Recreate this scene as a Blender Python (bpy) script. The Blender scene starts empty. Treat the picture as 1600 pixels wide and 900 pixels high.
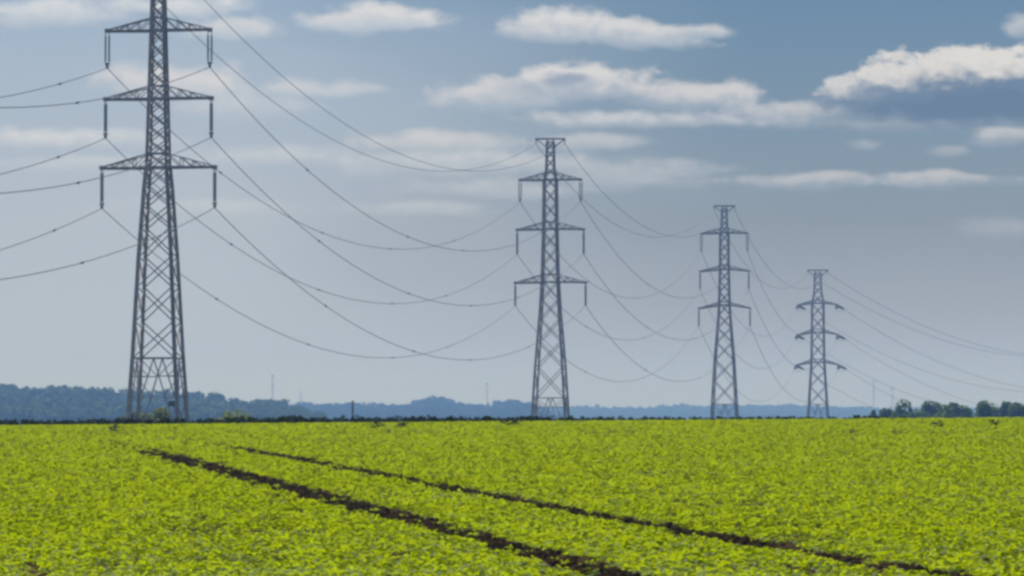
import bpy, math, random
import numpy as np
from mathutils import Vector

R = math.radians
sc = bpy.context.scene
COL = sc.collection
rng = np.random.default_rng(7)
F = 8000.0                       # focal length in photo pixels (180 mm on a 36 mm sensor)
LINE = R(8.0)                    # bearing of the power line, clockwise from +Y


def P(x, y, d):
    """point at distance d that a level sight line (x, y) of the photo passes through"""
    return Vector(((x - 800) / F * d, d, (650 - y) / F * d))


# ------------------------------------------------------------------ helpers
def link(name, me, mat=None, parent=None):
    o = bpy.data.objects.new(name, me)
    COL.objects.link(o)
    if mat is not None and me is not None:
        me.materials.append(mat)
    if parent is not None:
        o.parent = parent
    return o


def tag(o, label=None, cat=None, group=None, kind=None):
    if label:
        o['label'] = label
    if cat:
        o['category'] = cat
    if group:
        o['group'] = group
    if kind:
        o['kind'] = kind
    return o


def empty(name, loc, rz=0.0):
    o = bpy.data.objects.new(name, None)
    o.empty_display_size = 0.5
    o.location = loc
    o.rotation_euler = (0, 0, rz)
    COL.objects.link(o)
    return o


class MB:
    def __init__(self):
        self.v, self.f = [], []

    def add(self, vs, fs):
        b = len(self.v)
        self.v += [tuple(p) for p in vs]
        self.f += [tuple(i + b for i in q) for q in fs]

    def tube(self, pts, radii, n=6, cap=True):
        pts = [Vector(p) for p in pts]
        if not hasattr(radii, '__len__'):
            radii = [radii] * len(pts)
        vs, fs = [], []
        for i, p in enumerate(pts):
            a = pts[max(i - 1, 0)]
            b = pts[min(i + 1, len(pts) - 1)]
            t = (b - a).normalized()
            up = Vector((0, 0, 1)) if abs(t.z) < 0.95 else Vector((0, 1, 0))
            s = t.cross(up).normalized()
            u = s.cross(t)
            for k in range(n):
                an = 2 * math.pi * (k + 0.5) / n
                vs.append(p + (s * math.cos(an) + u * math.sin(an)) * radii[i])
        for i in range(len(pts) - 1):
            for k in range(n):
                k2 = (k + 1) % n
                fs.append((i * n + k, i * n + k2, (i + 1) * n + k2, (i + 1) * n + k))
        if cap:
            fs.append(tuple(range(n))[::-1])
            fs.append(tuple((len(pts) - 1) * n + k for k in range(n)))
        self.add(vs, fs)

    def angle(self, a, b, w, t=None, flip=(1, 1)):
        """rolled steel angle section (L profile) from a to b"""
        a, b = Vector(a), Vector(b)
        t = t or w * 0.16
        d = (b - a).normalized()
        up = Vector((0, 1, 0)) if abs(d.y) < 0.9 else Vector((1, 0, 0))
        s = d.cross(up).normalized() * flip[0]
        u = s.cross(d).normalized() * flip[1]
        prof = [(0, 0), (w, 0), (w, t), (t, t), (t, w), (0, w)]
        vs = [p + s * (x - w * .35) + u * (y - w * .35) for p in (a, b) for x, y in prof]
        fs = [(i, (i + 1) % 6, 6 + (i + 1) % 6, 6 + i) for i in range(6)]
        fs += [(3, 2, 1, 0), (5, 4, 3, 0), (6, 7, 8, 9), (6, 9, 10, 11)]
        self.add(vs, fs)

    def bar(self, a, b, w):
        self.tube([a, b], w * 0.62, n=4)

    def box(self, c, s):
        x, y, z = c
        a, b, e = s[0] / 2, s[1] / 2, s[2] / 2
        vs = [(x + i * a, y + j * b, z + k * e) for k in (-1, 1) for j in (-1, 1) for i in (-1, 1)]
        self.add(vs, [(0, 2, 3, 1), (4, 5, 7, 6), (0, 1, 5, 4), (2, 6, 7, 3), (0, 4, 6, 2), (1, 3, 7, 5)])

    def lathe(self, c, prof, n=10):
        """prof: list of (radius, z) from top to bottom"""
        vs, fs = [], []
        for r, z in prof:
            for k in range(n):
                an = 2 * math.pi * k / n
                vs.append((c[0] + r * math.cos(an), c[1] + r * math.sin(an), c[2] + z))
        for i in range(len(prof) - 1):
            for k in range(n):
                k2 = (k + 1) % n
                fs.append((i * n + k, (i + 1) * n + k, (i + 1) * n + k2, i * n + k2))
        self.add(vs, fs)

    def build(self, name, mat, parent=None, smooth=False):
        me = bpy.data.meshes.new(name)
        me.from_pydata(self.v, [], self.f)
        if smooth:
            me.polygons.foreach_set('use_smooth', [True] * len(me.polygons))
        me.update()
        return link(name, me, mat, parent)


def mesh_np(name, V, Q):
    """fast mesh from numpy vertices (n,3) and quads (m,4)"""
    me = bpy.data.meshes.new(name)
    me.vertices.add(len(V))
    me.vertices.foreach_set('co', np.asarray(V, np.float32).ravel())
    me.loops.add(len(Q) * 4)
    me.loops.foreach_set('vertex_index', np.asarray(Q, np.int32).ravel())
    me.polygons.add(len(Q))
    me.polygons.foreach_set('loop_start', np.arange(0, len(Q) * 4, 4, dtype=np.int32))
    me.polygons.foreach_set('loop_total', np.full(len(Q), 4, np.int32))
    me.update(calc_edges=True)
    me.validate()
    return me


# ------------------------------------------------------------------ node helper
class NT:
    def __init__(self, tree):
        self.t = tree
        self.n = tree.nodes
        self.l = tree.links

    def node(self, typ, **kw):
        nd = self.n.new(typ)
        for k, v in kw.items():
            setattr(nd, k, v)
        return nd

    def put(self, sock, v):
        if isinstance(v, bpy.types.NodeSocket):
            self.l.new(v, sock)
        elif v is not None:
            sock.default_value = v

    def m(self, op, a, b=None, c=None, clamp=False):
        nd = self.node('ShaderNodeMath', operation=op, use_clamp=clamp)
        for s, v in zip(nd.inputs, (a, b, c)):
            self.put(s, v)
        return nd.outputs[0]

    def smooth(self, v, lo, hi, o0=0.0, o1=1.0):
        nd = self.node('ShaderNodeMapRange', interpolation_type='SMOOTHSTEP')
        for s, x in zip(nd.inputs, (v, lo, hi, o0, o1)):
            self.put(s, x)
        return nd.outputs[0]

    def mix(self, f, a, b, blend='MIX'):
        nd = self.node('ShaderNodeMix', data_type='RGBA', blend_type=blend)
        self.put(nd.inputs['Factor'], f)
        self.put(nd.inputs[6], a)
        self.put(nd.inputs[7], b)
        return nd.outputs[2]

    def xyz(self, x, y, z=0.0):
        nd = self.node('ShaderNodeCombineXYZ')
        for s, v in zip(nd.inputs, (x, y, z)):
            self.put(s, v)
        return nd.outputs[0]

    def noise(self, vec, scale, detail=3, rough=0.5, dist=0.0):
        nd = self.node('ShaderNodeTexNoise')
        if vec is not None:
            self.l.new(vec, nd.inputs['Vector'])
        nd.inputs['Scale'].default_value = scale
        nd.inputs['Detail'].default_value = detail
        nd.inputs['Roughness'].default_value = rough
        nd.inputs['Distortion'].default_value = dist
        return nd.outputs[0]

    def ramp(self, fac, stops):
        nd = self.node('ShaderNodeValToRGB')
        cr = nd.color_ramp
        while len(cr.elements) < len(stops):
            cr.elements.new(0.5)
        for e, (p, c) in zip(cr.elements, stops):
            e.position = p
            e.color = (*c, 1)
        self.put(nd.inputs[0], fac)
        return nd.outputs[0]


def new_mat(name):
    m = bpy.data.materials.new(name)
    m.use_nodes = True
    m.node_tree.nodes.clear()
    n = NT(m.node_tree)
    out = n.node('ShaderNodeOutputMaterial')
    return m, n, out


def lin(r, g, b):
    f = lambda c: (c / 255 / 12.92) if c / 255 < 0.04045 else ((c / 255 + 0.055) / 1.055) ** 2.4
    return (f(r), f(g), f(b))


def simple_mat(name, c1, c2, scale, rough=0.6, metal=0.0, spec=0.4, bump=0.0):
    m, n, out = new_mat(name)
    geo = n.node('ShaderNodeNewGeometry')
    no = n.noise(geo.outputs['Position'], scale, 5, 0.6)
    col = n.ramp(no, [(0.35, c1), (0.65, c2)])
    b = n.node('ShaderNodeBsdfPrincipled')
    n.l.new(col, b.inputs['Base Color'])
    b.inputs['Roughness'].default_value = rough
    b.inputs['Metallic'].default_value = metal
    b.inputs['Specular IOR Level'].default_value = spec
    if bump:
        bp = n.node('ShaderNodeBump')
        bp.inputs['Strength'].default_value = bump
        bp.inputs['Distance'].default_value = 0.05
        n.l.new(no, bp.inputs['Height'])
        n.l.new(bp.outputs[0], b.inputs['Normal'])
    n.l.new(b.outputs[0], out.inputs[0])
    return m


def leaf_mat(name, dark, light, trans, tmix=0.4, rough=0.45, spec=0.5, patch=None, island=True, pale=None):
    """dark / light: leaf base colour range; trans: colour of light coming through the blade"""
    m, n, out = new_mat(name)
    geo = n.node('ShaderNodeNewGeometry')
    oi = n.node('ShaderNodeObjectInfo')
    r1 = geo.outputs['Random Per Island'] if island else oi.outputs['Random']
    f = n.m('MULTIPLY_ADD', r1, 0.55, n.m('MULTIPLY', oi.outputs['Random'], 0.45))
    if patch:
        pn = n.noise(geo.outputs['Position'], patch, 3, 0.55)
        f = n.m('ADD', f, n.m('MULTIPLY', n.m('SUBTRACT', pn, 0.5), 1.1), clamp=True)
    col = n.mix(f, (*dark, 1), (*light, 1))
    if pale:                                 # whitish glints painted into the leaf colour, in patches
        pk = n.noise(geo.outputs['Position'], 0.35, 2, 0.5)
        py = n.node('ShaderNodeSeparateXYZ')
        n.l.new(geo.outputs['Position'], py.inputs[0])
        edge = n.smooth(py.outputs[1], 38.0, 52.0, 0.30, 0.0)          # more of the painted glint on the nearest strip
        glint_f = n.smooth(n.m('ADD', edge, n.m('MULTIPLY_ADD', pk, 0.55, geo.outputs['Random Per Island'])), 1.08, 1.22)
        col = n.mix(glint_f, col, (*pale, 1))
    tcol = n.mix(f, tuple(c * 0.75 for c in trans) + (1,), (*trans, 1))
    b = n.node('ShaderNodeBsdfPrincipled')
    n.l.new(col, b.inputs['Base Color'])
    b.inputs['Roughness'].default_value = rough
    b.inputs['Specular IOR Level'].default_value = spec
    t = n.node('ShaderNodeBsdfTranslucent')
    n.l.new(tcol, t.inputs[0])
    mx = n.node('ShaderNodeMixShader')
    mx.inputs[0].default_value = tmix
    n.l.new(b.outputs[0], mx.inputs[1])
    n.l.new(t.outputs[0], mx.inputs[2])
    n.l.new(mx.outputs[0], out.inputs[0])
    return m


M = {}
M['steel'] = simple_mat('galvanised_steel', (0.27, 0.242, 0.238), (0.40, 0.362, 0.355), 3.0, 0.6, 0.35)
M['steel_light'] = simple_mat('weathered_grey_steel', (0.14, 0.14, 0.15), (0.22, 0.22, 0.23), 3.0, 0.6, 0.35)
M['glass'] = simple_mat('glazed_insulator', (0.18, 0.21, 0.22), (0.28, 0.31, 0.32), 8.0, 0.25)
M['wire'] = simple_mat('aluminium_cable', (0.22, 0.22, 0.23), (0.32, 0.32, 0.33), 2.0, 0.55, 0.3)
M['fitting'] = simple_mat('dark_cable_fitting', (0.10, 0.10, 0.11), (0.17, 0.17, 0.18), 6.0, 0.6)
M['sign'] = simple_mat('dull_sign_plate', (0.06, 0.06, 0.07), (0.12, 0.10, 0.09), 6.0, 0.5)
M['bark'] = simple_mat('bark', (0.05, 0.04, 0.03), (0.10, 0.08, 0.06), 6.0, 0.9, bump=0.5)
M['wood'] = simple_mat('grey_timber', (0.14, 0.13, 0.12), (0.24, 0.22, 0.20), 6.0, 0.9)
M['mast'] = simple_mat('pale_mast_steel', (0.20, 0.20, 0.21), (0.30, 0.30, 0.31), 1.0, 0.6)
M['crop'] = leaf_mat('crop_leaf', (0.130, 0.182, 0.0), (0.188, 0.246, 0.0), (0.54, 0.66, 0.0), 0.52, 0.6, 0.0, patch=0.9, pale=(0.40, 0.46, 0.27))  # pale: colour of the painted leaf glints
M['weed'] = leaf_mat('weed_leaf', (0.012, 0.022, 0.003), (0.022, 0.036, 0.005), (0.02, 0.03, 0.003), 0.15, 0.7, 0.05)
M['tree'] = leaf_mat('tree_leaf', (0.035, 0.075, 0.008), (0.10, 0.16, 0.015), (0.16, 0.26, 0.02), 0.42, 0.7, 0.08)
M['bush'] = leaf_mat('bush_leaf', (0.07, 0.09, 0.010), (0.15, 0.17, 0.018), (0.32, 0.36, 0.03), 0.42, 0.7, 0.08)
M['hedge'] = leaf_mat('hedge_leaf', (0.018, 0.03, 0.008), (0.04, 0.055, 0.014), (0.05, 0.07, 0.012), 0.2, 0.8, 0.05)
M['near_wood'] = leaf_mat('near_woodland_leaf', (0.003, 0.012, 0.004), (0.14, 0.20, 0.03), (0.09, 0.12, 0.02), 0.2, 0.8, 0.03, patch=0.045)
M['wood_leaf'] = leaf_mat('woodland_leaf', (0.004, 0.010, 0.006), (0.060, 0.085, 0.018), (0.06, 0.085, 0.015), 0.2, 0.8, 0.03, patch=0.06)

# ------------------------------------------------------------------ terrain
CREST = 132.0


def ground_z(X, Y):
    X = np.asarray(X, float)
    Y = np.asarray(Y, float)
    tilt = 0.0078 * np.clip(X, -60, 60) * np.clip((Y - 50) / 75, 0, 1)
    a = -1.7 + 0.0118 * Y + tilt
    b = -0.182 - 0.006 * (Y - CREST) + tilt * np.clip(1 - (Y - CREST) / 600, 0, 1)
    k = 0.03
    lo = np.minimum(a, b)
    z = lo - k * np.log(np.exp(-(a - lo) / k) + np.exp(-(b - lo) / k))
    far = np.maximum(z, -14.0)
    # long wooded slope on the left, beyond the pylons
    s = np.clip((Y - 1480) / 420, 0, 1)
    s = s * s * (3 - 2 * s)
    w = np.clip((-20 - X) / 60, 0, 1)
    w = w * w * (3 - 2 * w)
    d = np.clip((2600 - Y) / 500, 0, 1)
    return far + s * w * d * 9.0


def grid(name, xs, ys, mat):
    xs, ys = np.array(xs), np.array(ys)
    XX, YY = np.meshgrid(xs, ys)
    V = np.stack([XX, YY, ground_z(XX, YY)], -1).reshape(-1, 3)
    nx, ny = len(xs), len(ys)
    i = np.arange(nx - 1)[None, :] + np.arange(ny - 1)[:, None] * nx
    Q = np.stack([i, i + 1, i + 1 + nx, i + nx], -1).reshape(-1, 4)
    me = mesh_np(name, V, Q)
    me.polygons.foreach_set('use_smooth', [True] * len(me.polygons))
    o = link(name, me, mat)
    return tag(o, kind='structure')


def soil_mat():
    m, n, out = new_mat('dark_soil')
    geo = n.node('ShaderNodeNewGeometry')
    a = n.noise(geo.outputs['Position'], 2.2, 4, 0.6)
    b = n.noise(geo.outputs['Position'], 26.0, 6, 0.7)
    h = n.m('MULTIPLY_ADD', a, 0.5, n.m('MULTIPLY', b, 0.5))
    col = n.ramp(h, [(0.36, (0.034, 0.021, 0.008)), (0.52, (0.075, 0.047, 0.019)), (0.66, (0.14, 0.092, 0.042))])
    bs = n.node('ShaderNodeBsdfPrincipled')
    n.l.new(col, bs.inputs['Base Color'])
    bs.inputs['Roughness'].default_value = 0.95
    bs.inputs['Specular IOR Level'].default_value = 0.02
    bp = n.node('ShaderNodeBump')
    bp.inputs['Strength'].default_value = 1.0
    bp.inputs['Distance'].default_value = 0.06
    n.l.new(b, bp.inputs['Height'])
    n.l.new(bp.outputs[0], bs.inputs['Normal'])
    n.l.new(bs.outputs[0], out.inputs[0])
    return m


M['soil'] = soil_mat()
M['plain'] = simple_mat('meadow_ground', (0.035, 0.05, 0.012), (0.075, 0.085, 0.025), 0.02, 0.9, spec=0.1)
xs_f = list(np.arange(-60, 60.1, 1.0))
grid('field', xs_f, list(np.arange(-60, 200.1, 1.0)), M['soil'])
xs_g = sorted(set(list(np.arange(-2000, 2001, 200)) + list(np.arange(-400, 401, 20)) + [-60, 60]))
grid('ground', xs_g, list(np.arange(200, 2801, 25)) + list(np.arange(2900, 5101, 100)), M['plain'])
# the sides of the near field, so the sheet has no gap beside it
for nm, xs in (('ground', [-2000, -1200, -600, -200, -60]), ('ground', [60, 200, 600, 1200, 2000])):
    grid(nm, xs, list(np.arange(-60, 201, 10)), M['plain'])

# ------------------------------------------------------------------ crop
T_DIR = np.array([-math.sin(R(8.35)), math.cos(R(8.35))])     # tramlines run up the field
T_NRM = np.array([math.cos(R(8.35)), math.sin(R(8.35))])


def px_ground(x, y):
    Y = F * 1.7 / (y - 556)
    return np.array([(x - 800) / F * Y, Y])


TR1 = px_ground(600, 797) @ T_NRM - 0.13
TR2 = px_ground(800, 783) @ T_NRM - 0.03


def course1(al):                 # the two wheel marks wander a little off the straight
    return TR1 - 0.19 + 0.39 * np.clip((al - 39) / 53, -0.3, 1.2)


def course2(al):
    return TR2 + 0.30 * np.clip((54 - al) / 15, 0, 1.6) ** 1.5


def vnoise(x, seed):
    r = np.random.default_rng(seed).random(4096) - 0.5
    i = np.floor(x).astype(int)
    f = x - i
    f = f * f * (3 - 2 * f)
    return r[i % 4096] * (1 - f) + r[(i + 1) % 4096] * f


def leaf_patch(L, W, curl, fold, nseg=4):
    """one leaf blade in local x (length), as quads: two strips folded along the midrib"""
    vs, qs = [], []
    for i in range(nseg + 1):
        t = i / nseg
        w = W * (0.12 + 0.88 * math.sin(math.pi * (0.10 + 0.86 * t) ** 0.85)) * 0.5
        x = L * t
        z = L * (0.35 * t - curl * t * t)
        vs += [(x, -w, z + fold * w), (x, 0, z), (x, w, z + fold * w)]
    for i in range(nseg):
        b = i * 3
        qs += [(b, b + 3, b + 4, b + 1), (b + 1, b + 4, b + 5, b + 2)]
    return np.array(vs), np.array(qs)


def plant(name, seed, nleaf, size, mat, height=1.0):
    r = random.Random(seed)
    V, Q = [], []
    n = 0
    for i in range(nleaf):
        L = size * r.uniform(0.6, 1.15)
        v, q = leaf_patch(L, L * r.uniform(0.5, 0.72), r.uniform(0.1, 0.75), r.uniform(-0.1, 0.55), 3)
        az = i * 2.4 + r.uniform(-0.5, 0.5)
        tilt = r.uniform(-0.15, 0.5) * (1 - 0.4 * i / nleaf)
        roll = r.uniform(-0.5, 0.5)
        cr, sr = math.cos(roll), math.sin(roll)
        v = np.stack([v[:, 0], v[:, 1] * cr - v[:, 2] * sr, v[:, 1] * sr + v[:, 2] * cr], -1)
        ct, st = math.cos(tilt), math.sin(tilt)
        v = np.stack([v[:, 0] * ct - v[:, 2] * st, v[:, 1], v[:, 0] * st + v[:, 2] * ct], -1)
        stem = size * r.uniform(0.1, 0.55)
        v[:, 0] += stem * 0.7
        v[:, 2] += size * height * (0.15 + 0.75 * i / nleaf) * r.uniform(0.5, 1.1)
        ca, sa = math.cos(az), math.sin(az)
        v = np.stack([v[:, 0] * ca - v[:, 1] * sa, v[:, 0] * sa + v[:, 1] * ca, v[:, 2]], -1)
        V.append(v)
        Q.append(q + n)
        n += len(v)
    me = mesh_np(name, np.concatenate(V), np.concatenate(Q))
    me.materials.append(mat)
    return me


def crop_points():
    Y = []
    # number of plants in a band grows with its width
    ys = np.arange(27, 141, 1.0)
    out = []
    for y in ys:
        w = 0.112 * y + 2.0
        dens = 74 if y < 60 else (56 if y < 85 else 46)
        n = int(2 * w * dens)
        out.append(np.stack([rng.uniform(-w, w, n), rng.uniform(y, y + 1, n)], -1))
        m = int(2 * 6 * dens * 0.5)                       # the field goes on outside the picture
        e = rng.uniform(w, w + 6, m) * rng.choice([-1, 1], m)
        out.append(np.stack([e, rng.uniform(y, y + 1, m)], -1))
    p = np.concatenate(out)
    along = p @ T_DIR
    across = p @ T_NRM
    d1 = np.abs(across - course1(along) - 0.05 * vnoise(along * 0.25, 1)) - (0.25 + 0.10 * np.clip((along - 42) / 40, 0, 1) + 0.14 * vnoise(along * 1.3, 2) + 0.07 * vnoise(along * 4, 5))
    d2 = np.abs(across - course2(along) - 0.05 * vnoise(along * 0.25, 3)) - (0.22 + 0.14 * vnoise(along * 1.3, 4) + 0.08 * vnoise(along * 4, 6))
    keep = (d1 > 0) & (d2 > 0)
    stray = rng.random(len(p)) < 0.035 + 0.8 * np.clip((along - np.where(across < (TR1 + TR2) / 2, 87, 91)) / 11, 0, 1)          # a few plants survive between the wheel marks
    p = p[keep | stray]
    # bare patches and gaps
    g = vnoise(p[:, 0] * 1.1 + 50, 11) + vnoise(p[:, 1] * 0.7 + p[:, 0] * 0.3, 12)
    p = p[(g > -0.60) | (rng.random(len(p)) < 0.35)]
    # thin stand at the near left corner, where the soil shows in stripes
    corner = (p[:, 1] < 41.5) & (p[:, 0] < -3.1)
    p = p[~(corner & (np.sin(p[:, 0] * 9 + p[:, 1] * 1.2) > 0.25) & (rng.random(len(p)) < 0.75))]
    return np.column_stack([p, ground_z(p[:, 0], p[:, 1])])


def scatter(name, pts, meshes, mat, smin, smax, kind='stuff', tiltmax=0.2):
    me = bpy.data.meshes.new(name)
    me.vertices.add(len(pts))
    me.vertices.foreach_set('co', np.asarray(pts, np.float32).ravel())
    me.update()
    o = link(name, me, mat)
    c = bpy.data.collections.new(name + '_kinds')
    for i, pm in enumerate(meshes):
        c.objects.link(bpy.data.objects.new(name, pm))
    ng = bpy.data.node_groups.new(name, 'GeometryNodeTree')
    ng.interface.new_socket('Geometry', in_out='INPUT', socket_type='NodeSocketGeometry')
    ng.interface.new_socket('Geometry', in_out='OUTPUT', socket_type='NodeSocketGeometry')
    N, L = ng.nodes, ng.links
    gi, go = N.new('NodeGroupInput'), N.new('NodeGroupOutput')
    ci = N.new('GeometryNodeCollectionInfo')
    ci.inputs['Collection'].default_value = c
    ci.inputs['Separate Children'].default_value = True
    ip = N.new('GeometryNodeInstanceOnPoints')
    ip.inputs['Pick Instance'].default_value = True
    rr = N.new('FunctionNodeRandomValue')
    rr.data_type = 'FLOAT_VECTOR'
    rr.inputs[0].default_value = (-tiltmax, -tiltmax, 0)
    rr.inputs[1].default_value = (tiltmax, tiltmax, 6.2832)
    rs = N.new('FunctionNodeRandomValue')
    rs.data_type = 'FLOAT'
    rs.inputs[2].default_value = smin
    rs.inputs[3].default_value = smax
    rs.inputs['Seed'].default_value = 5
    ri = N.new('FunctionNodeRandomValue')
    ri.data_type = 'INT'
    ri.inputs[4].default_value = 0
    ri.inputs[5].default_value = len(meshes) - 1
    ri.inputs['Seed'].default_value = 9
    L.new(gi.outputs[0], ip.inputs['Points'])
    L.new(ci.outputs[0], ip.inputs['Instance'])
    L.new(ri.outputs[2], ip.inputs['Instance Index'])
    L.new(rr.outputs[0], ip.inputs['Rotation'])
    L.new(rs.outputs[1], ip.inputs['Scale'])
    L.new(ip.outputs[0], go.inputs[0])
    md = o.modifiers.new('scatter', 'NODES')
    md.node_group = ng
    return tag(o, kind=kind)


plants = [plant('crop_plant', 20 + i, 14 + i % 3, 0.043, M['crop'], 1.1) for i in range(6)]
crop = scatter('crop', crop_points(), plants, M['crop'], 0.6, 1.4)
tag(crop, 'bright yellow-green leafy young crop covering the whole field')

# loose clods in the wheel tracks
cl = []
for tr, hw in ((course1, 0.24), (course2, 0.18)):
    al = rng.uniform(30, 105, 2600)
    ac = tr(al) + rng.normal(0, hw * 0.6, 2600)
    cl.append(T_DIR[None, :] * al[:, None] + T_NRM[None, :] * ac[:, None])
cl = np.concatenate(cl)
cl = np.column_stack([cl, ground_z(cl[:, 0], cl[:, 1]) + 0.004])


def clod(seed):
    import bmesh
    bm = bmesh.new()
    bmesh.ops.create_icosphere(bm, subdivisions=2, radius=0.028)
    r = random.Random(seed)
    off = [Vector((r.uniform(-1, 1), r.uniform(-1, 1), r.uniform(-1, 1))).normalized() for _ in range(7)]
    for v in bm.verts:
        k = 1 + sum(max(0, v.co.normalized().dot(o)) ** 4 * (0.5 if i % 2 else -0.4) for i, o in enumerate(off))
        v.co *= k
        v.co.z *= 0.7
    me = bpy.data.meshes.new('soil_clod')
    bm.to_mesh(me)
    bm.free()
    me.materials.append(M['soil'])
    return me


tag(scatter('soil_clods', cl, [clod(i) for i in range(4)], M['soil'], 0.4, 1.5, tiltmax=1.0), 'brown soil crumbs lying in the two tractor tracks')

# darker weeds that stand above the crop near the crest
for i, (x, y, s, lab) in enumerate((
        (590, 671, 1.0, 'dark green weed above the crop near the crest, left one of the close pair'),
        (630, 671, 0.8, 'dark green weed above the crop near the crest, right one of the close pair'),
        (795, 671, 1.0, 'dark green weed on the field crest left of the second pylon'),
        (178, 674, 0.8, 'small dark weed on the field crest left of the tall pylon'),
        (1465, 677, 0.9, 'dark green weed near the crest below the right hand trees'),
        (1553, 675, 0.7, 'small dark weed near the crest at the right end of the field'))):
    Y = F * 1.7 / (y - 556)
    Y = min(Y, 122)
    X = (x - 800) / F * Y
    me = plant('weed', 60 + i, 12, 0.19 * s, M['weed'], 1.05)
    o = link('weed', me)
    o.location = (X, Y, float(ground_z(X, Y)) + 0.05)
    tag(o, lab, 'weed', 'dark weeds near the field crest')


# ------------------------------------------------------------------ pylons
def lerp_levels(levels, z):
    """levels: [(z, half_width)] from top down"""
    for (z0, w0), (z1, w1) in zip(levels, levels[1:]):
        if z1 <= z <= z0:
            t = (z0 - z) / (z0 - z1)
            return w0 + (w1 - w0) * t
    return levels[0][1] if z > levels[0][0] else levels[-1][1]


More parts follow.
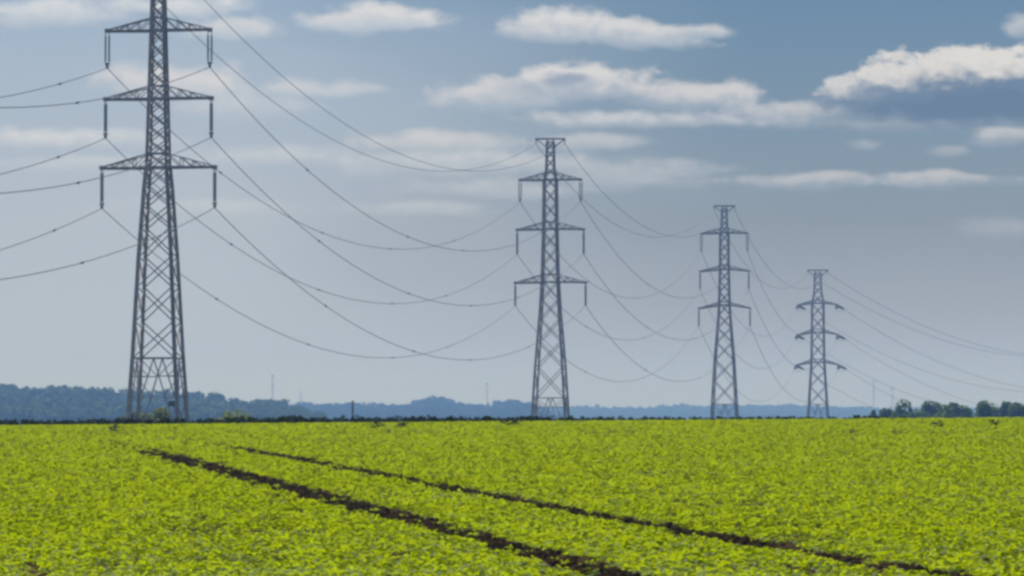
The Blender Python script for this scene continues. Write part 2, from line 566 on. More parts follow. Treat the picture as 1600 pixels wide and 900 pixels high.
def pylon(d, cx, levels_px, arms_px, top_y, top_half, horiz_y, leg_w, br_w, label, tension=False, panel=1.15, sign=False, nodes_px=None):
    X = (cx - 800) / F * d
    bz = float(ground_z(X, d)) - 0.05
    ang = LINE - math.atan2(X, d)
    ca = math.cos(ang)
    root = empty('lattice_pylon', (X, d, bz), -LINE)
    tag(root, label, 'pylon', 'lattice pylons in a row across the plain')
    zl = lambda y: (650 - y) / F * d - bz
    wl = lambda w: w / F * d / ca
    lev = [(zl(y), wl(w) / 2) for y, w in levels_px]
    # let the legs run on down to the ground
    (za, wa), (zb, wb) = lev[-2], lev[-1]
    k = zb / (za - zb)
    lev.append((0.0, wb + (wb - wa) * k))
    hz = zl(horiz_y)
    # legs
    for sx in (-1, 1):
        for sy in (-1, 1):
            mb = MB()
            for (z0, w0), (z1, w1) in zip(lev, lev[1:]):
                mb.angle((sx * w0, sy * w0, z0 + 0.02), (sx * w1, sy * w1, z1 - 0.02), leg_w * (0.75 if z0 > lev[2][0] else 1.0), leg_w * 0.3, (sx, sy))
            mb.build('leg', M['steel'], root)
    # bracing
    mb = MB()
    if nodes_px:
        nz = [zl(y) for y in nodes_px]
    else:
        nz = [lev[0][0]]
        while nz[-1] > hz:
            w = lerp_levels(lev, nz[-1]) * 2
            nz.append(nz[-1] - max(w * panel, 0.8))
        nz = nz[:-1]
        s = (nz[0] - hz) / (nz[0] - nz[-1])
        nz = [nz[0] - (nz[0] - z) * s for z in nz]

    def face(k, z, t):                       # point on face k (0..3), t in -1..1 across
        w = lerp_levels(lev, z)
        return [(t * w, -w, z), (w, t * w, z), (t * w, w, z), (-w, t * w, z)][k]

    for z0, z1 in zip(nz, nz[1:]):
        for k in range(4):
            mb.angle(face(k, z0, -1), face(k, z1, 1), br_w, br_w * 0.25)
            mb.angle(face(k, z0, 1), face(k, z1, -1), br_w, br_w * 0.25, (-1, 1))
    hzs = [hz, lev[0][0]]
    for y, hw, tip_y, rise, ib in arms_px:
        hzs += [zl(y), zl(y - rise)]
    for z in hzs:
        for k in range(4):
            mb.angle(face(k, z, -1), face(k, z, 1), br_w * 1.3, br_w * 0.35)
    # inverted V braces under the last horizontal, with stays to the legs
    for k in range(4):
        for s in (-1, 1):
            mb.angle(face(k, hz, 0), face(k, 0.15, s * 0.97), br_w * 1.1, br_w * 0.3)
            for q, tt in ((0.22, 0.22), (0.48, 0.48), (0.74, 0.74)):
                z = hz * (1 - q)
                mb.angle(face(k, z, s * tt * 0.97), face(k, z, s), br_w * 0.85, br_w * 0.25)
                z2 = hz * (1 - q + 0.2)
                mb.angle(face(k, z, s * tt * 0.97), face(k, z2, s), br_w * 0.7, br_w * 0.2)
    mb.build('bracing', M['steel'], root)
    # earth wire bracket: a T across the top
    tz, th = zl(top_y), wl(top_half)
    mb = MB()
    w0 = lev[0][1]
    for sy in (-1, 1):
        mb.angle((-th, sy * w0 * 0.35, tz), (th, sy * w0 * 0.35, tz), br_w * 2.0, br_w * 0.5)
        for s in (-1, 1):
            mb.angle((s * th * 0.95, sy * w0 * 0.35, tz - 0.03), (s * w0, sy * w0, lev[0][0] - 0.55), br_w * 1.1, br_w * 0.3)
            mb.angle((s * w0, sy * w0, lev[0][0] - 0.02), (s * w0 * 0.8, sy * w0 * 0.36, tz), br_w, br_w * 0.3)
    for s in (-1, 1):
        mb.box((s * th, 0, tz), (br_w, w0 * 0.9, br_w * 1.5))
        mb.box((s * th * 0.97, 0, tz - 0.28), (0.10, 0.10, 0.45))
    mb.build('earth_wire_bracket', M['steel'], root)
    att = {}
    rot = lambda p: Vector((X, d, bz)) + Vector((p[0] * math.cos(LINE) + p[1] * math.sin(LINE), -p[0] * math.sin(LINE) + p[1] * math.cos(LINE), p[2]))
    att['earth'] = [rot((-th * 0.97, 0, tz - 0.5)), rot((th * 0.97, 0, tz - 0.5))]
    # crossarms
    for lvl, (y, hw, tip_y, rise, ib) in enumerate(arms_px):
        zb_, zt_, ztip, H = zl(y), zl(y - rise), zl(tip_y), wl(hw)
        wb_, wt_ = lerp_levels(lev, zb_), lerp_levels(lev, zt_)
        mb = MB()
        for s in (-1, 1):
            tip = Vector((s * H, 0, ztip))
            for sy in (-1, 1):
                b0 = Vector((s * wb_, sy * wb_, zb_))
                t0 = Vector((s * wt_, sy * wt_, zt_))
                bt = tip + Vector((0, sy * 0.09, 0))
                mb.angle(b0, bt, br_w * 2.2, br_w * 0.7, (1, sy))
                mb.angle(t0, bt + Vector((0, 0, 0.08)), br_w * 0.95, br_w * 0.3, (1, -sy))
                prev = t0
                for q in (0.3, 0.55, 0.78):
                    pb = b0.lerp(bt, q)
                    pt = t0.lerp(bt, q)
                    mb.angle(pb, pt, br_w * 0.7, br_w * 0.2)
                    mb.angle(prev, pb, br_w * 0.7, br_w * 0.2)
                    prev = pt
            for q in (0.3, 0.55, 0.78):
                a = Vector((s * wb_, wb_, zb_)).lerp(tip, q)
                b = Vector((s * wb_, -wb_, zb_)).lerp(tip, q)
                mb.angle(a, b, br_w * 0.7, br_w * 0.2)
            mb.box(tip + Vector((0, 0, 0.02)), (0.30, 0.30, 0.26))
        for sy in (-1, 1):
            mb.angle((-wb_, sy * wb_, zb_ - 0.01), (wb_, sy * wb_, zb_ - 0.01), br_w * 2.2, br_w * 0.7)
        arm = mb.build('crossarm', M['steel'], root)
        pair = []
        for s in (-1, 1):
            tip = Vector((s * H, 0, ztip))
            if not tension:
                L = ztip - zl(ib)
                mb = MB()
                for so in (-1, 1):
                    c = tip + Vector((so * (0.12 if lvl == 0 else 0.055), 0, -0.12))
                    prof = [(0.03, 0.0), (0.03, -0.22)]
                    nd = 14
                    st = (L - 0.75) / nd
                    for i in range(nd):
                        z = -0.22 - i * st
                        prof += [(0.045, z), (0.075, z - st * 0.35), (0.08, z - st * 0.55), (0.045, z - st * 0.7)]
                    prof += [(0.03, -0.22 - nd * st), (0.03, -(L - 0.42))]
                    mb.lathe(c, prof, 9)
                ins = mb.build('insulator', M['glass'], arm)
                fm = MB()
                fm.box(tip + Vector((0, 0, -L + 0.28)), (0.30, 0.10, 0.12))
                fm.box(tip + Vector((0, 0, -L + 0.10)), (0.13, 0.30, 0.20))
                fm.build('insulator_clamp', M['fitting'], arm)
                pair.append(rot(tip + Vector((0, 0, -L))))
            else:
                ends = []
                for sg, yaw in ((-1, 0.0), (1, R(20))):
                    dirv = Vector((math.sin(yaw) * sg, math.cos(yaw) * sg, -0.22)).normalized()
                    mb = MB()
                    for so in (-1, 1):
                        base = tip + Vector((so * 0.17, 0, -0.1))
                        pts, rad = [base, base + dirv * 0.3], [0.035, 0.035]
                        nd, Lx = 14, 2.3
                        for i in range(nd):
                            for fr, rr_ in ((0, 0.05), (0.35, 0.15), (0.55, 0.155), (0.75, 0.05)):
                                pts.append(base + dirv * (0.3 + (i + fr) * Lx / nd))
                                rad.append(rr_)
                        pts.append(base + dirv * 2.9)
                        rad.append(0.05)
                        mb.tube(pts, rad, 9)
                    mb.build('insulator', M['glass'], arm)
                    ends.append(tip + Vector((0, 0, -0.1)) + dirv * 2.9)
                jm = MB()
                a, b = ends
                jm.tube([a.lerp(b, t) + Vector((0, 0, -4 * 0.5 * t * (1 - t))) for t in np.linspace(0, 1, 13)], 0.03, 6)
                jm.build('jumper_cable', M['wire'], arm)
                pair.append([rot(ends[0]), rot(ends[1])])
        att[lvl] = pair
    if sign:
        z = zl(631)
        w = lerp_levels(lev, z)
        mb = MB()
        mb.box((w - 0.30, -w - 0.10, z), (0.42, 0.02, 0.36))
        mb.box((w - 0.12, -w - 0.07, z + 0.1), (0.3, 0.04, 0.04))
        mb.build('warning_plate', M['sign'], root)
    return att


T1 = pylon(335, 246.8,
           [(-48, 15), (28, 18), (262, 30), (290, 35), (400, 49), (560, 64.5), (655, 76)],
           [(47, 80, 47, 20, 105), (154, 82.5, 154, 20, 215), (262, 88, 262, 22, 325)],
           -52, 37, 560, 0.23, 0.078, 'nearest and tallest lattice pylon at left, its top cut off by the frame', sign=True,
           nodes_px=[-48, -29, -10, 9, 28, 47, 68, 90, 112, 133, 154, 176, 198, 220, 241, 262, 290, 322, 357, 402, 449, 503, 560])
T2 = pylon(543, 860,
           [(222, 10), (265, 12), (281, 18), (358, 19.5), (441, 23.5), (490, 29), (570, 41), (655, 51)],
           [(281, 47.5, 281, 12, 315), (358, 52, 359, 11, 397), (441, 55, 442, 12, 478)],
           217, 23, 622, 0.22, 0.082, 'second nearest lattice pylon in the middle of the photo with a flat T top')
T3 = pylon(740, 1132,
           [(326, 7), (355, 9), (364, 12), (423, 13), (482, 16), (510, 20), (560, 28), (652, 38)],
           [(364, 36, 365, 8, 393), (421, 38, 424, 6, 452), (477, 40, 482, 5, 510)],
           322, 16.5, 632, 0.24, 0.098, 'third lattice pylon, smaller and greyer, between the middle one and the farthest one')
T4 = pylon(930, 1278,
           [(427, 9), (455, 11), (474, 17), (520, 18), (566, 19.5), (620, 26), (652, 30)],
           [(474, 30.5, 476.5, 5, 0), (519.5, 32, 523.5, 5, 0), (566.5, 33.5, 570.5, 5, 0)],
           422.5, 16, 632, 0.26, 0.105, 'farthest and smallest lattice pylon, with level tension insulators instead of hanging ones', tension=True)


# ------------------------------------------------------------------ power lines
def wire(A, B, sag, label, group, rad, spac=(), cat='power line', name='power_line', ddir=None):
    mb = MB()
    pt = lambda t: A.lerp(B, t) + Vector((0, 0, -4 * sag * t * (1 - t)))
    mb.tube([pt(t) for t in np.linspace(0, 1, 49)], rad, 6)
    o = mb.build(name, M['wire'])
    tag(o, label, cat, group)
    for t in spac:
        sm = MB()
        a, b = pt(t - 0.0016), pt(t + 0.0016)
        sm.tube([a, pt(t - .0011), pt(t), pt(t + .0011), b], [rad * 1.1, rad * 2.7, rad * 2.4, rad * 2.7, rad * 1.1], 8)
        sm.build('damper', M['fitting'], o)
    return o


LV = ('upper', 'middle', 'lower')
SD = ('left', 'right')
rr = random.Random(3)
for lvl in range(3):
    for s in range(2):
        a1, a2, a3, a4 = T1[lvl][s], T2[lvl][s], T3[lvl][s], T4[lvl][s]
        # from the pylon beyond the left edge, whose arms stand as high as those of the nearest one
        a0 = a2 + (a1 - a2) * ((a2.y - 133) / (a2.y - a1.y))
        a0.z = a1.z
        base = f'{LV[lvl]} {SD[s]}'
        wire(a0, a1, 7.5, f'{base} power cable running from the nearest pylon out past the left edge', 'cables left of the nearest pylon', 0.029,
             [0.22, 0.42, 0.62, 0.80 if s else 0.835, 0.93 if s == 0 else 0.90])
        wire(a1, a2, (8.3 if s else 8.1) - 0.3 * lvl, f'{base} power cable sagging between the nearest and second pylons', 'cables between nearest and second pylons', 0.027,
             [0.20 + rr.uniform(-.02, .02), 0.40 + rr.uniform(-.02, .02), 0.58 + rr.uniform(-.02, .02), 0.76 + rr.uniform(-.02, .02)])
        wire(a2, a3, 8.4 - 0.2 * lvl, f'{base} power cable sagging between the second and third pylons', 'cables between second and third pylons', 0.030,
             [0.3 + rr.uniform(-.03, .03), 0.6 + rr.uniform(-.03, .03)])
        wire(a3, a4[0], 8.2, f'{base} power cable sagging between the third and farthest pylons', 'cables between third and farthest pylons', 0.031)
        wire(a4[1], a4[1] + Vector((97, 185, -4)), 12.5, f'{base} power cable falling from the farthest pylon towards the right edge', 'cables right of the farthest pylon', 0.030)
for s in range(2):
    e1, e2, e3, e4 = T1['earth'][s], T2['earth'][s], T3['earth'][s], T4['earth'][s]
    side = SD[s]
    wire(e1, e2, 7.0, f'thin topmost {side} earth wire sagging between the nearest and second pylons', 'earth wires along the pylon tops', 0.024, name='earth_wire', cat='earth wire')
    wire(e2, e3, 6.6, f'thin topmost {side} earth wire sagging between the second and third pylons', 'earth wires along the pylon tops', 0.028, name='earth_wire', cat='earth wire')
    wire(e3, e4, 6.4, f'thin topmost {side} earth wire sagging between the third and farthest pylons', 'earth wires along the pylon tops', 0.030, name='earth_wire', cat='earth wire')
    wire(e4, e4 + Vector((97, 185, -4)), 12.0, f'thin topmost {side} earth wire falling from the farthest pylon to the right edge', 'earth wires along the pylon tops', 0.032, name='earth_wire', cat='earth wire')


# ------------------------------------------------------------------ foliage
def crown_quads(r, c, rx, ry, rz, nlobe, nleaf, size):
    """leaf clumps over and inside several overlapping lobes of uneven size"""
    C = np.array(c, float)
    lob, rad = [], []
    for i in range(nlobe):
        th = r.uniform(0, 2 * math.pi)
        h = r.uniform(-0.75, 0.85)
        q = r.uniform(0.3, 0.75) * math.sqrt(max(0.1, 1 - h * h * 0.9))
        lob.append((q * math.cos(th), q * math.sin(th), h * 0.72))
        rad.append(r.uniform(0.26, 0.46))
    lob, rad = np.array(lob), np.array(rad)
    k = r.integers(0, nlobe, nleaf)
    dv = r.normal(size=(nleaf, 3))
    dv /= np.linalg.norm(dv, axis=1)[:, None]
    rr_ = rad[k] * (0.55 + 0.5 * r.random(nleaf) ** 0.6)
    p = (lob[k] + dv * rr_[:, None]) * np.array([rx, ry, rz]) + C
    nrm = dv + r.normal(size=(nleaf, 3)) * 0.6
    nrm /= np.linalg.norm(nrm, axis=1)[:, None]
    ref = np.where(np.abs(nrm[:, 2:3]) < 0.9, np.array([[0, 0, 1.0]]), np.array([[1.0, 0, 0]]))
    a = np.cross(nrm, ref)
    a /= np.linalg.norm(a, axis=1)[:, None]
    b = np.cross(nrm, a)
    s = (size * r.uniform(0.55, 1.25, nleaf))[:, None]
    e = r.uniform(0.5, 1.0, nleaf)[:, None]
    V = np.stack([p - a * s, p - b * s * e, p + a * s, p + b * s * e + nrm * s * 0.3], 1).reshape(-1, 3)
    return V, np.arange(nleaf * 4).reshape(-1, 4)


def tree(name, loc, h, rx, label, cat, group, mat, seed, bush=False, nleaf=900, leaf=0.22, ry=None):
    r = np.random.default_rng(seed)
    root = empty(name, loc)
    tag(root, label, cat, group)
    if bush:
        V, Q = crown_quads(r, (0, 0, h * 0.5), rx, ry or rx * 0.8, h * 0.56, 12, nleaf, leaf)
    else:
        V, Q = crown_quads(r, (0, 0, h * 0.5), rx * 1.2, (ry or rx * 0.9) * 1.2, h * 0.62, 14, nleaf, leaf)
    link('crown', mesh_np('crown', V, Q), mat, root)
    mb = MB()
    if bush:
        for i in range(5):
            an = i * 1.3
            mb.tube([(0.1 * math.cos(an), 0.1 * math.sin(an), -0.1), (rx * .35 * math.cos(an), rx * .3 * math.sin(an), h * 0.55)], [0.05, 0.02], 5)
        mb.build('stem', M['bark'], root)
    else:
        mb.tube([(0, 0, -0.1), (0.05, 0.02, h * 0.25), (0.02, -.05, h * 0.55), (0.1, 0, h * 0.85)], [h * .028, h * .022, h * .015, h * .005], 7)
        for i in range(6):
            an = i * 1.1 + seed
            z0 = h * (0.28 + 0.07 * i)
            mb.tube([(0.03, 0, z0), (rx * .3 * math.cos(an), rx * .3 * math.sin(an), z0 + h * .1), (rx * .6 * math.cos(an), rx * .6 * math.sin(an), z0 + h * .17)], [h * .011, h * .008, h * .003], 5)
        mb.build('trunk', M['bark'], root)
    return root


# row of trees beyond the field on the right
row = [  # x, top y, half width px, kind of look
    (1361, 644, 5, 'small round bush alone at the left end of the right hand tree row'),
    (1393, 640, 10, 'low dark tree first in the right hand row, left of a taller one'),
    (1429, 629.5, 16, 'tall rounded tree in the left group of the right hand row'),
    (1458, 633, 13, 'medium tree right beside the tall rounded one in the right hand row'),
    (1476, 640, 9, 'lowest tree filling the dip in the middle of the right hand row'),
    (1493, 634, 13, 'medium tree just right of the dip in the right hand row'),
    (1514, 635, 10, 'narrow tree before the gap in the right hand row'),
    (1537, 629.5, 11, 'upright tree with a flat side just right of the gap in the row'),
    (1564, 629, 14, 'broadest tall tree near the right edge of the photo'),
    (1584, 633, 11, 'tree between the broadest one and the right edge'),
    (1602, 634, 13, 'dark tree cut by the right edge of the photo')]
for i, (x, yt, hw, lab) in enumerate(row):
    d = 560 + (i * 37) % 60
    X = (x - 800) / F * d
    g = float(ground_z(X, d))
    h = (650 - yt) / F * d - g
    tree('tree' if i else 'bush', (X, d, g), h, hw / F * d * 2.1, lab, 'tree' if i else 'bush', 'trees in a row on the right' if i else None,
         M['tree'], 100 + i, nleaf=2600, leaf=0.20)

# bushes at the foot of the nearest pylon
for i, (x, yt, hw, d, lab) in enumerate((
        (236, 634, 30, 362, 'rounded green bush between the legs of the nearest pylon'),
        (203, 645, 14, 358, 'low bush at the left foot of the nearest pylon'),
        (362, 640, 36, 395, 'wide low bush right of the nearest pylon, yellowish on top'),
        (448, 649, 26, 330, 'dark low bush on the crest left of the thin post'))):
    X = (x - 800) / F * d
    g = float(ground_z(X, d))
    h = (650 - yt) / F * d - g
    tree('bush', (X, d, g), h, hw / F * d * 1.3, lab, 'bush', 'bushes near the tall pylon', M['bush'] if i != 3 else M['hedge'], 200 + i, True, 1900, 0.13)

# dark rough grass and scrub along the far edge of the field
r = np.random.default_rng(5)
Vs, Qs, nv = [], [], 0
for x in np.arange(-60, 1420, 3.0):
    d = r.uniform(150, 185)
    X = (x - 800) / F * d + r.uniform(-.05, .05)
    g = float(ground_z(X, d))
    top = np.interp(x, [0, 200, 400, 600, 800, 1000, 1200, 1400], [658.5, 656.5, 654, 653, 652.8, 653.8, 653.6, 653.0]) - 0.8 * math.sin(x * 0.05) * math.sin(x * 0.013)
    h = (650 - top) / F * d - g + r.uniform(-0.03, 0.03)
    if h < 0.05:
        continue
    V, Q = crown_quads(r, (X, d, g + h * 0.5), 0.2, 0.3, h * 0.72, 6, 90, 0.045)
    Vs.append(V)
    Qs.append(Q + nv)
    nv += len(V)
o = link('scrub', mesh_np('scrub', np.concatenate(Vs), np.concatenate(Qs)), M['hedge'])
tag(o, 'thin dark band of rough scrub along the far edge of the field', kind='stuff')


# far woods: each reads as one mass
def wood(name, label, prof, d0, d1, rows, crown, nleaf, leaf, seed, step, mat='wood_leaf'):
    r = np.random.default_rng(seed)
    px = [p[0] for p in prof]
    py = [p[1] for p in prof]
    Vs, Qs, nv = [], [], 0
    for k in range(rows):
        f = k / max(rows - 1, 1)
        d = d0 + (d1 - d0) * f
        x = px[0] + r.uniform(-step, 0)
        while x < px[-1]:
            dd = d + r.uniform(-0.4, 0.4) * (d1 - d0) / rows
            X = (x - 800) / F * dd
            g = float(ground_z(X, dd))
            yt = np.interp(x, px, py)
            yt = 652 + (yt - 652) * (0.22 + 0.78 * f) + abs(r.normal(0, 1)) * 1.2
            top = (650 - yt) / F * dd
            w = crown * r.uniform(0.7, 1.3)
            h = w * r.uniform(0.75, 1.0)
            V, Q = crown_quads(r, (X, dd, top - h * 0.86), w, w, h, 9, nleaf, leaf)
            Vs.append(V)
            Qs.append(Q + nv)
            nv += len(V)
            x += step * r.uniform(0.6, 1.3)
    o = link(name, mesh_np(name, np.concatenate(Vs), np.concatenate(Qs)), M[mat])
    return tag(o, label, kind='stuff')


wood('woodland', 'dark blue-green wood on the slope at the left horizon',
     [(-420, 606), (-200, 603), (-60, 601), (0, 600), (22, 599), (60, 606), (78, 600), (100, 601), (130, 604), (147, 598), (165, 604), (178, 611), (190, 607), (240, 607), (270, 611),
      (300, 611), (350, 617), (375, 623), (400, 621), (445, 625), (456, 631), (480, 637), (500, 646)],
     1540, 1840, 9, 4.2, 420, 0.62, 31, 15, 'near_wood')
wood('woodland', 'hazy blue wooded rise in the middle of the horizon with a rounded bump',
     [(400, 632), (440, 630), (480, 628), (500, 629), (560, 627), (600, 630), (640, 629), (660, 622), (675, 617), (690, 620), (710, 627), (740, 630), (770, 627),
      (800, 622), (820, 624), (835, 632), (860, 640)],
     2900, 3300, 6, 5.0, 320, 0.95, 32, 9)
wood('woodland', 'farthest pale blue wood along the low right horizon',
     [(820, 636), (845, 636), (870, 635), (890, 635), (904, 631), (910, 635), (928, 629), (936, 635), (1020, 635), (1035, 631), (1060, 630), (1100, 631), (1150, 630),
      (1200, 632), (1250, 631), (1300, 633), (1390, 636), (1640, 637), (1950, 636)],
     4400, 4900, 6, 6.0, 260, 1.3, 33, 8)


# ------------------------------------------------------------------ far masts and the post
def mast(x, y0, d, label, rad, ant=True):
    X = (x - 800) / F * d
    g = float(ground_z(X, d))
    h = (650 - y0) / F * d - g
    root = empty('mast', (X, d, g))
    tag(root, label, 'mast', 'faint far masts on the horizon')
    mb = MB()
    mb.tube([(0, 0, 0), (0, 0, h * 0.5), (0, 0, h)], [rad, rad * 0.8, rad * 0.5], 7)
    mb.build('pole', M['mast'], root)
    mb = MB()
    for z in (0.98, 0.82):
        mb.box((0, 0, h * z), (rad * 7, rad * 1.2, rad * 1.1))
    mb.build('crossbar', M['mast'], root)


mast(426, 585, 3000, 'tallest faint thin mast above the wood right of the nearest pylon', 0.32)
mast(470, 612, 3000, 'short faint mast above the wood, between the tall mast and the post', 0.28)
mast(761, 598, 3600, 'faint thin mast left of the second pylon', 0.32)
mast(1365, 594, 3600, 'faint thin mast just right of the farthest pylon', 0.35)
mast(1394, 606, 3600, 'short faint mast above the trees right of the farthest pylon', 0.35)
d = 300
X = (551 - 800) / F * d
g = float(ground_z(X, d))
post = empty('post', (X, d, g))
tag(post, 'short dark wooden post standing beyond the crest against the blue wood', 'post')
mb = MB()
hp = (650 - 627) / F * d - g
mb.tube([(0, 0, -0.1), (0.01, 0, hp * 0.6), (0.0, 0, hp)], [0.062, 0.058, 0.055], 8)
mb.build('shaft', M['wood'], post)
mb = MB()
mb.tube([(0, 0, hp - 0.01), (0, 0, hp + 0.03), (0, 0, hp + 0.06)], [0.072, 0.072, 0.02], 8)
mb.build('cap', M['wood'], post)

# ------------------------------------------------------------------ haze
mb = MB()
mb.box((0, 2545, 12.5), (4400, 5290, 57))
m, n, out = new_mat('air')
pv = n.node('ShaderNodeVolumePrincipled')
# clear air scatters blue most and absorbs next to nothing
pv.inputs['Color'].default_value = (0.225, 0.45, 0.92, 1)
pv.inputs['Absorption Color'].default_value = (1, 1, 1, 1)
pv.inputs['Density'].default_value = 0.00039
n.l.new(pv.outputs[0], out.inputs['Volume'])
hz = mb.build('haze', m)
tag(hz, 'pale blue haze over the far plain', kind='stuff')

# ------------------------------------------------------------------ sky
SUN_EL, SUN_AZ = R(54), R(-28)         # high, ahead of the camera and to the left
world = bpy.data.worlds.new('World')
sc.world = world
world.use_nodes = True
world.node_tree.nodes.clear()
n = NT(world.node_tree)
out = n.node('ShaderNodeOutputWorld')
bg = n.node('ShaderNodeBackground')
STR = 0.1
bg.inputs['Strength'].default_value = STR
n.l.new(bg.outputs[0], out.inputs[0])
sky = n.node('ShaderNodeTexSky', sky_type='NISHITA')
sky.sun_disc = False
sky.sun_elevation = SUN_EL
sky.sun_rotation = SUN_AZ
sky.air_density = 1.0
sky.dust_density = 0.6
sky.ozone_density = 1.2
tc = n.node('ShaderNodeTexCoord')
sp = n.node('ShaderNodeSeparateXYZ')
n.l.new(tc.outputs['Generated'], sp.inputs[0])
dx, dy, dz = sp.outputs
yy = n.m('MAXIMUM', dy, 0.05)
U = n.m('MULTIPLY', n.m('DIVIDE', dx, yy), F)        # bearing and height of the sky direction
Vv = n.m('MULTIPLY', n.m('DIVIDE', dz, yy), F)
ahead = n.smooth(dy, 0.3, 0.7)
S = lambda *c: tuple(x / STR for x in lin(*c))
# thin veil of high haze in the lowest ten degrees, bluer higher up and away from the sun
K = lambda *c: tuple(x / STR for x in c)
low = n.ramp(n.m('DIVIDE', Vv, 760.0, clamp=True), [
    (0.00, K(.43, .53, .68)), (0.08, K(.43, .52, .67)), (0.20, K(.45, .52, .61)), (0.40, K(.45, .51, .585)), (0.74, K(.38, .47, .585)), (0.95, K(.28, .40, .56))])
right = n.ramp(n.m('DIVIDE', Vv, 760.0, clamp=True), [
    (0.00, K(.40, .48, .62)), (0.08, K(.38, .45, .56)), (0.20, K(.34, .37, .41)), (0.40, K(.25, .295, .33)), (0.58, K(.205, .285, .365)), (0.83, K(.150, .25, .37)), (1.0, K(.11, .21, .34))])
vw = n.noise(n.xyz(n.m('DIVIDE', U, 520.0), n.m('DIVIDE', Vv, 210.0), 3.3), 1.0, 3, 0.5)
side = n.smooth(n.m('MULTIPLY_ADD', n.m('SUBTRACT', vw, 0.5), 500.0, U), -560.0, 440.0)
veil = n.mix(side, low, right)
elev = n.smooth(dz, 0.11, 0.34, 1.0, 0.0)
col = n.mix(n.m('MULTIPLY', elev, ahead), sky.outputs[0], veil)

# cumulus: noise-broken flat-bottomed shapes at fixed bearings
w1 = n.noise(n.xyz(n.m('DIVIDE', U, 95.0), n.m('DIVIDE', Vv, 60.0), 1.7), 1.0, 2, 0.5)
w2 = n.noise(n.xyz(n.m('DIVIDE', U, 95.0), n.m('DIVIDE', Vv, 60.0), 8.1), 1.0, 2, 0.5)
n1 = n.m('SUBTRACT', n.noise(n.xyz(n.m('DIVIDE', U, 60.0), n.m('DIVIDE', Vv, 34.0), 4.4), 1.0, 5, 0.55), 0.5)
n3 = n.m('SUBTRACT', n.noise(n.xyz(n.m('DIVIDE', U, 24.0), n.m('DIVIDE', Vv, 17.0), 2.2), 1.0, 4, 0.6), 0.5)
n2 = n.m('SUBTRACT', n.noise(n.xyz(n.m('DIVIDE', U, 130.0), n.m('DIVIDE', Vv, 34.0), 6.1), 1.0, 4, 0.55), 0.5)
UW = n.m('MULTIPLY_ADD', n.m('SUBTRACT', w1, 0.5), 46.0, U)
VW = n.m('MULTIPLY_ADD', n.m('SUBTRACT', w2, 0.5), 26.0, Vv)


def cloud(x, y, rx, ry, strength, top, bot, soft=0.55, amp=0.9, flat=1.7, slope=0.0, wisp=False, lo=-0.35, hi=0.75, under=0.45, fine=0.45):
    global col
    cu, cv = x - 800.0, 650.0 - y
    p = n.m('DIVIDE', n.m('SUBTRACT', UW, cu), rx)
    vv = n.m('SUBTRACT', VW, cv)
    if slope:
        vv = n.m('MULTIPLY_ADD', n.m('SUBTRACT', U, cu), slope, vv)
    q = n.m('DIVIDE', vv, ry)
    qq = n.m('MAXIMUM', q, n.m('MULTIPLY', q, -flat))
    rad = n.m('SQRT', n.m('ADD', n.m('MULTIPLY', p, p), n.m('MULTIPLY', qq, qq)))
    f = n.m('MULTIPLY_ADD', n2 if wisp else n1, amp * 1.5, n.m('SUBTRACT', 1.28, rad))
    f = n.m('MULTIPLY_ADD', n3, fine, f)
    a = n.m('MULTIPLY', n.m('MULTIPLY', n.smooth(f, 0.0, soft), strength), ahead)
    a = n.m('MULTIPLY', a, n.smooth(q, -0.75, 0.05, under, 1.0))     # undersides melt into the haze
    sh = n.smooth(n.m('MULTIPLY_ADD', n3, 0.9, n.m('MULTIPLY_ADD', n1, 1.1, q)), lo, hi)
    c = n.mix(sh, (*S(*bot), 1), (*S(*top), 1))
    col = n.mix(a, col, c)


W = (218, 219, 221)
# broad pale banks first
cloud(60, 28, 120, 34, 0.95, (213, 217, 223), (188, 198, 210), soft=0.9)
cloud(270, 12, 130, 22, 0.94, (215, 218, 223), (190, 200, 212), soft=0.9)
cloud(100, 222, 170, 22, 0.94, (211, 215, 220), (186, 195, 205), soft=0.9, wisp=True)
cloud(430, 250, 200, 22, 0.61, (207, 211, 217), (184, 192, 202), soft=1.0, wisp=True)
cloud(380, 170, 110, 34, 0.61, (207, 212, 218), (186, 195, 205), soft=1.1)
cloud(690, 262, 200, 34, 0.81, (205, 209, 215), (180, 189, 199), soft=1.1, wisp=True)
cloud(840, 258, 130, 22, 0.68, (199, 203, 210), (172, 182, 192), soft=1.0)
cloud(960, 282, 150, 34, 0.74, (191, 197, 205), (170, 180, 190), soft=1.1, wisp=True)
cloud(640, 330, 140, 16, 0.54, (201, 207, 213), (182, 191, 200), soft=1.0, wisp=True)
cloud(1550, 362, 80, 24, 0.54, (179, 187, 196), (158, 168, 178), soft=1.1, wisp=True)
cloud(1020, 190, 230, 18, 0.95, (203, 207, 214), (160, 173, 187), soft=0.9)
cloud(1400, 196, 260, 18, 0.68, (173, 182, 192), (140, 155, 170), soft=1.0, wisp=True)
cloud(170, 262, 190, 20, 0.68, (207, 212, 218), (186, 194, 204), soft=1.1, wisp=True)
cloud(330, 330, 220, 22, 0.54, (203, 208, 214), (184, 192, 202), soft=1.1, wisp=True)
cloud(760, 300, 150, 22, 0.61, (203, 207, 213), (178, 187, 197), soft=1.1, wisp=True)
cloud(1060, 268, 90, 20, 0.68, (189, 195, 203), (166, 176, 187), soft=1.1, wisp=True)
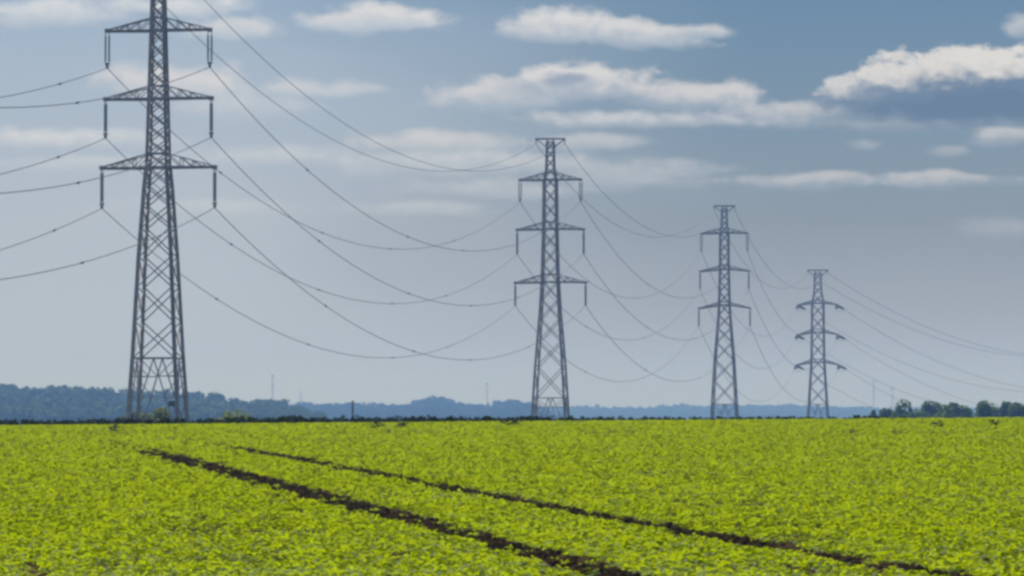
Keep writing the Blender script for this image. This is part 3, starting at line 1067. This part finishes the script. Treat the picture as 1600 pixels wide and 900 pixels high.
# the separate heaps
cloud(580, 36, 118, 27, 0.95, W, (186, 197, 210), soft=0.75)
cloud(365, 50, 84, 26, 0.85, (212, 214, 218), (190, 200, 211), soft=0.9)
cloud(262, 132, 125, 34, 0.92, (214, 214, 217), (196, 203, 211), soft=0.9)
cloud(470, 143, 66, 20, 0.85, (207, 210, 215), (190, 199, 209), soft=0.9)
cloud(548, 143, 50, 20, 0.85, (208, 211, 215), (190, 199, 209), soft=0.9)
cloud(880, 46, 100, 32, 0.97, W, (178, 188, 201), soft=0.65)
cloud(990, 58, 110, 26, 0.95, (214, 215, 218), (172, 184, 198), soft=0.7, slope=0.08)
cloud(1078, 54, 62, 17, 0.9, (214, 215, 218), (178, 188, 201), soft=0.6, amp=0.5)
cloud(680, 226, 150, 24, 0.9, (205, 207, 211), (182, 190, 199), soft=0.8)
cloud(910, 226, 110, 18, 0.75, (198, 201, 207), (174, 184, 194), soft=0.9)
cloud(770, 158, 110, 36, 0.9, (210, 211, 214), (166, 179, 194), soft=0.7)
cloud(900, 138, 110, 38, 0.97, (216, 216, 218), (166, 178, 194), soft=0.55)
cloud(1070, 158, 130, 32, 0.92, (210, 210, 213), (152, 168, 186), soft=0.6, slope=0.06)
cloud(890, 128, 44, 15, 0.72, (112, 135, 163), (140, 157, 179), soft=1.0, amp=1.5, flat=1.2)
cloud(1225, 177, 105, 18, 0.92, (204, 205, 208), (160, 172, 186), soft=0.8)
cloud(1520, 162, 205, 34, 0.97, (102, 122, 148), (102, 122, 148), soft=0.7, flat=1.0, under=1.0)
cloud(1335, 150, 52, 30, 0.92, (212, 212, 213), (118, 138, 162), soft=0.4, flat=1.7, lo=-0.3, hi=0.5, fine=0.8)
cloud(1405, 136, 66, 44, 0.97, (217, 216, 215), (112, 133, 158), soft=0.35, flat=1.8, lo=-0.2, hi=0.55, fine=0.8)
cloud(1490, 122, 62, 46, 0.97, (219, 217, 216), (108, 129, 154), soft=0.35, flat=1.8, lo=-0.3, hi=0.5, fine=0.8)
cloud(1560, 112, 60, 42, 0.97, (220, 219, 217), (106, 128, 154), soft=0.35, flat=1.7, lo=-0.4, hi=0.4, fine=0.8)
cloud(1620, 116, 60, 44, 0.97, (220, 219, 217), (106, 128, 154), soft=0.4, flat=1.7, lo=-0.4, hi=0.4, fine=0.8)
cloud(1604, 44, 28, 20, 0.8, (204, 206, 210), (170, 183, 196), soft=0.8)
cloud(1270, 286, 135, 17, 0.85, (192, 194, 199), (150, 163, 176), soft=0.7)
cloud(1470, 284, 125, 16, 0.85, (195, 197, 201), (150, 163, 176), soft=0.7)
cloud(1348, 229, 30, 13, 0.6, (178, 185, 194), (158, 169, 181), soft=0.9)
cloud(1480, 240, 34, 15, 0.6, (178, 184, 192), (158, 169, 181), soft=0.9)
cloud(1572, 218, 58, 22, 0.85, (194, 197, 201), (154, 165, 178), soft=0.7)
n.l.new(col, bg.inputs['Color'])

sun = bpy.data.lights.new('sun', 'SUN')
sun.energy = 4.9
sun.angle = R(0.53)
sun.color = (1.0, 0.95, 0.87)
so = bpy.data.objects.new('sun', sun)
COL.objects.link(so)
sd = Vector((math.sin(SUN_AZ) * math.cos(SUN_EL), math.cos(SUN_AZ) * math.cos(SUN_EL), math.sin(SUN_EL)))
so.rotation_euler = sd.to_track_quat('Z', 'Y').to_euler()
so.location = sd * 60

# ------------------------------------------------------------------ camera
cam = bpy.data.cameras.new('camera')
cam.sensor_width = 36
cam.lens = F / 1600 * 36
cam.clip_start = 0.5
cam.clip_end = 30000
co = bpy.data.objects.new('camera', cam)
COL.objects.link(co)
co.location = (0, 0, 0)
co.rotation_euler = (R(90) + math.atan(200 / F), 0, 0)
sc.camera = co

sc.render.engine = 'CYCLES'
sc.view_settings.view_transform = 'Standard'
sc.view_settings.look = 'None'
sc.view_settings.exposure = 0.0
sc.view_settings.gamma = 1.0
sc.view_settings.use_curve_mapping = False
sc.cycles.use_denoising = True
sc.cycles.filter_width = 3.0
sc.cycles.max_bounces = 8
sc.cycles.transmission_bounces = 4
sc.cycles.volume_bounces = 0
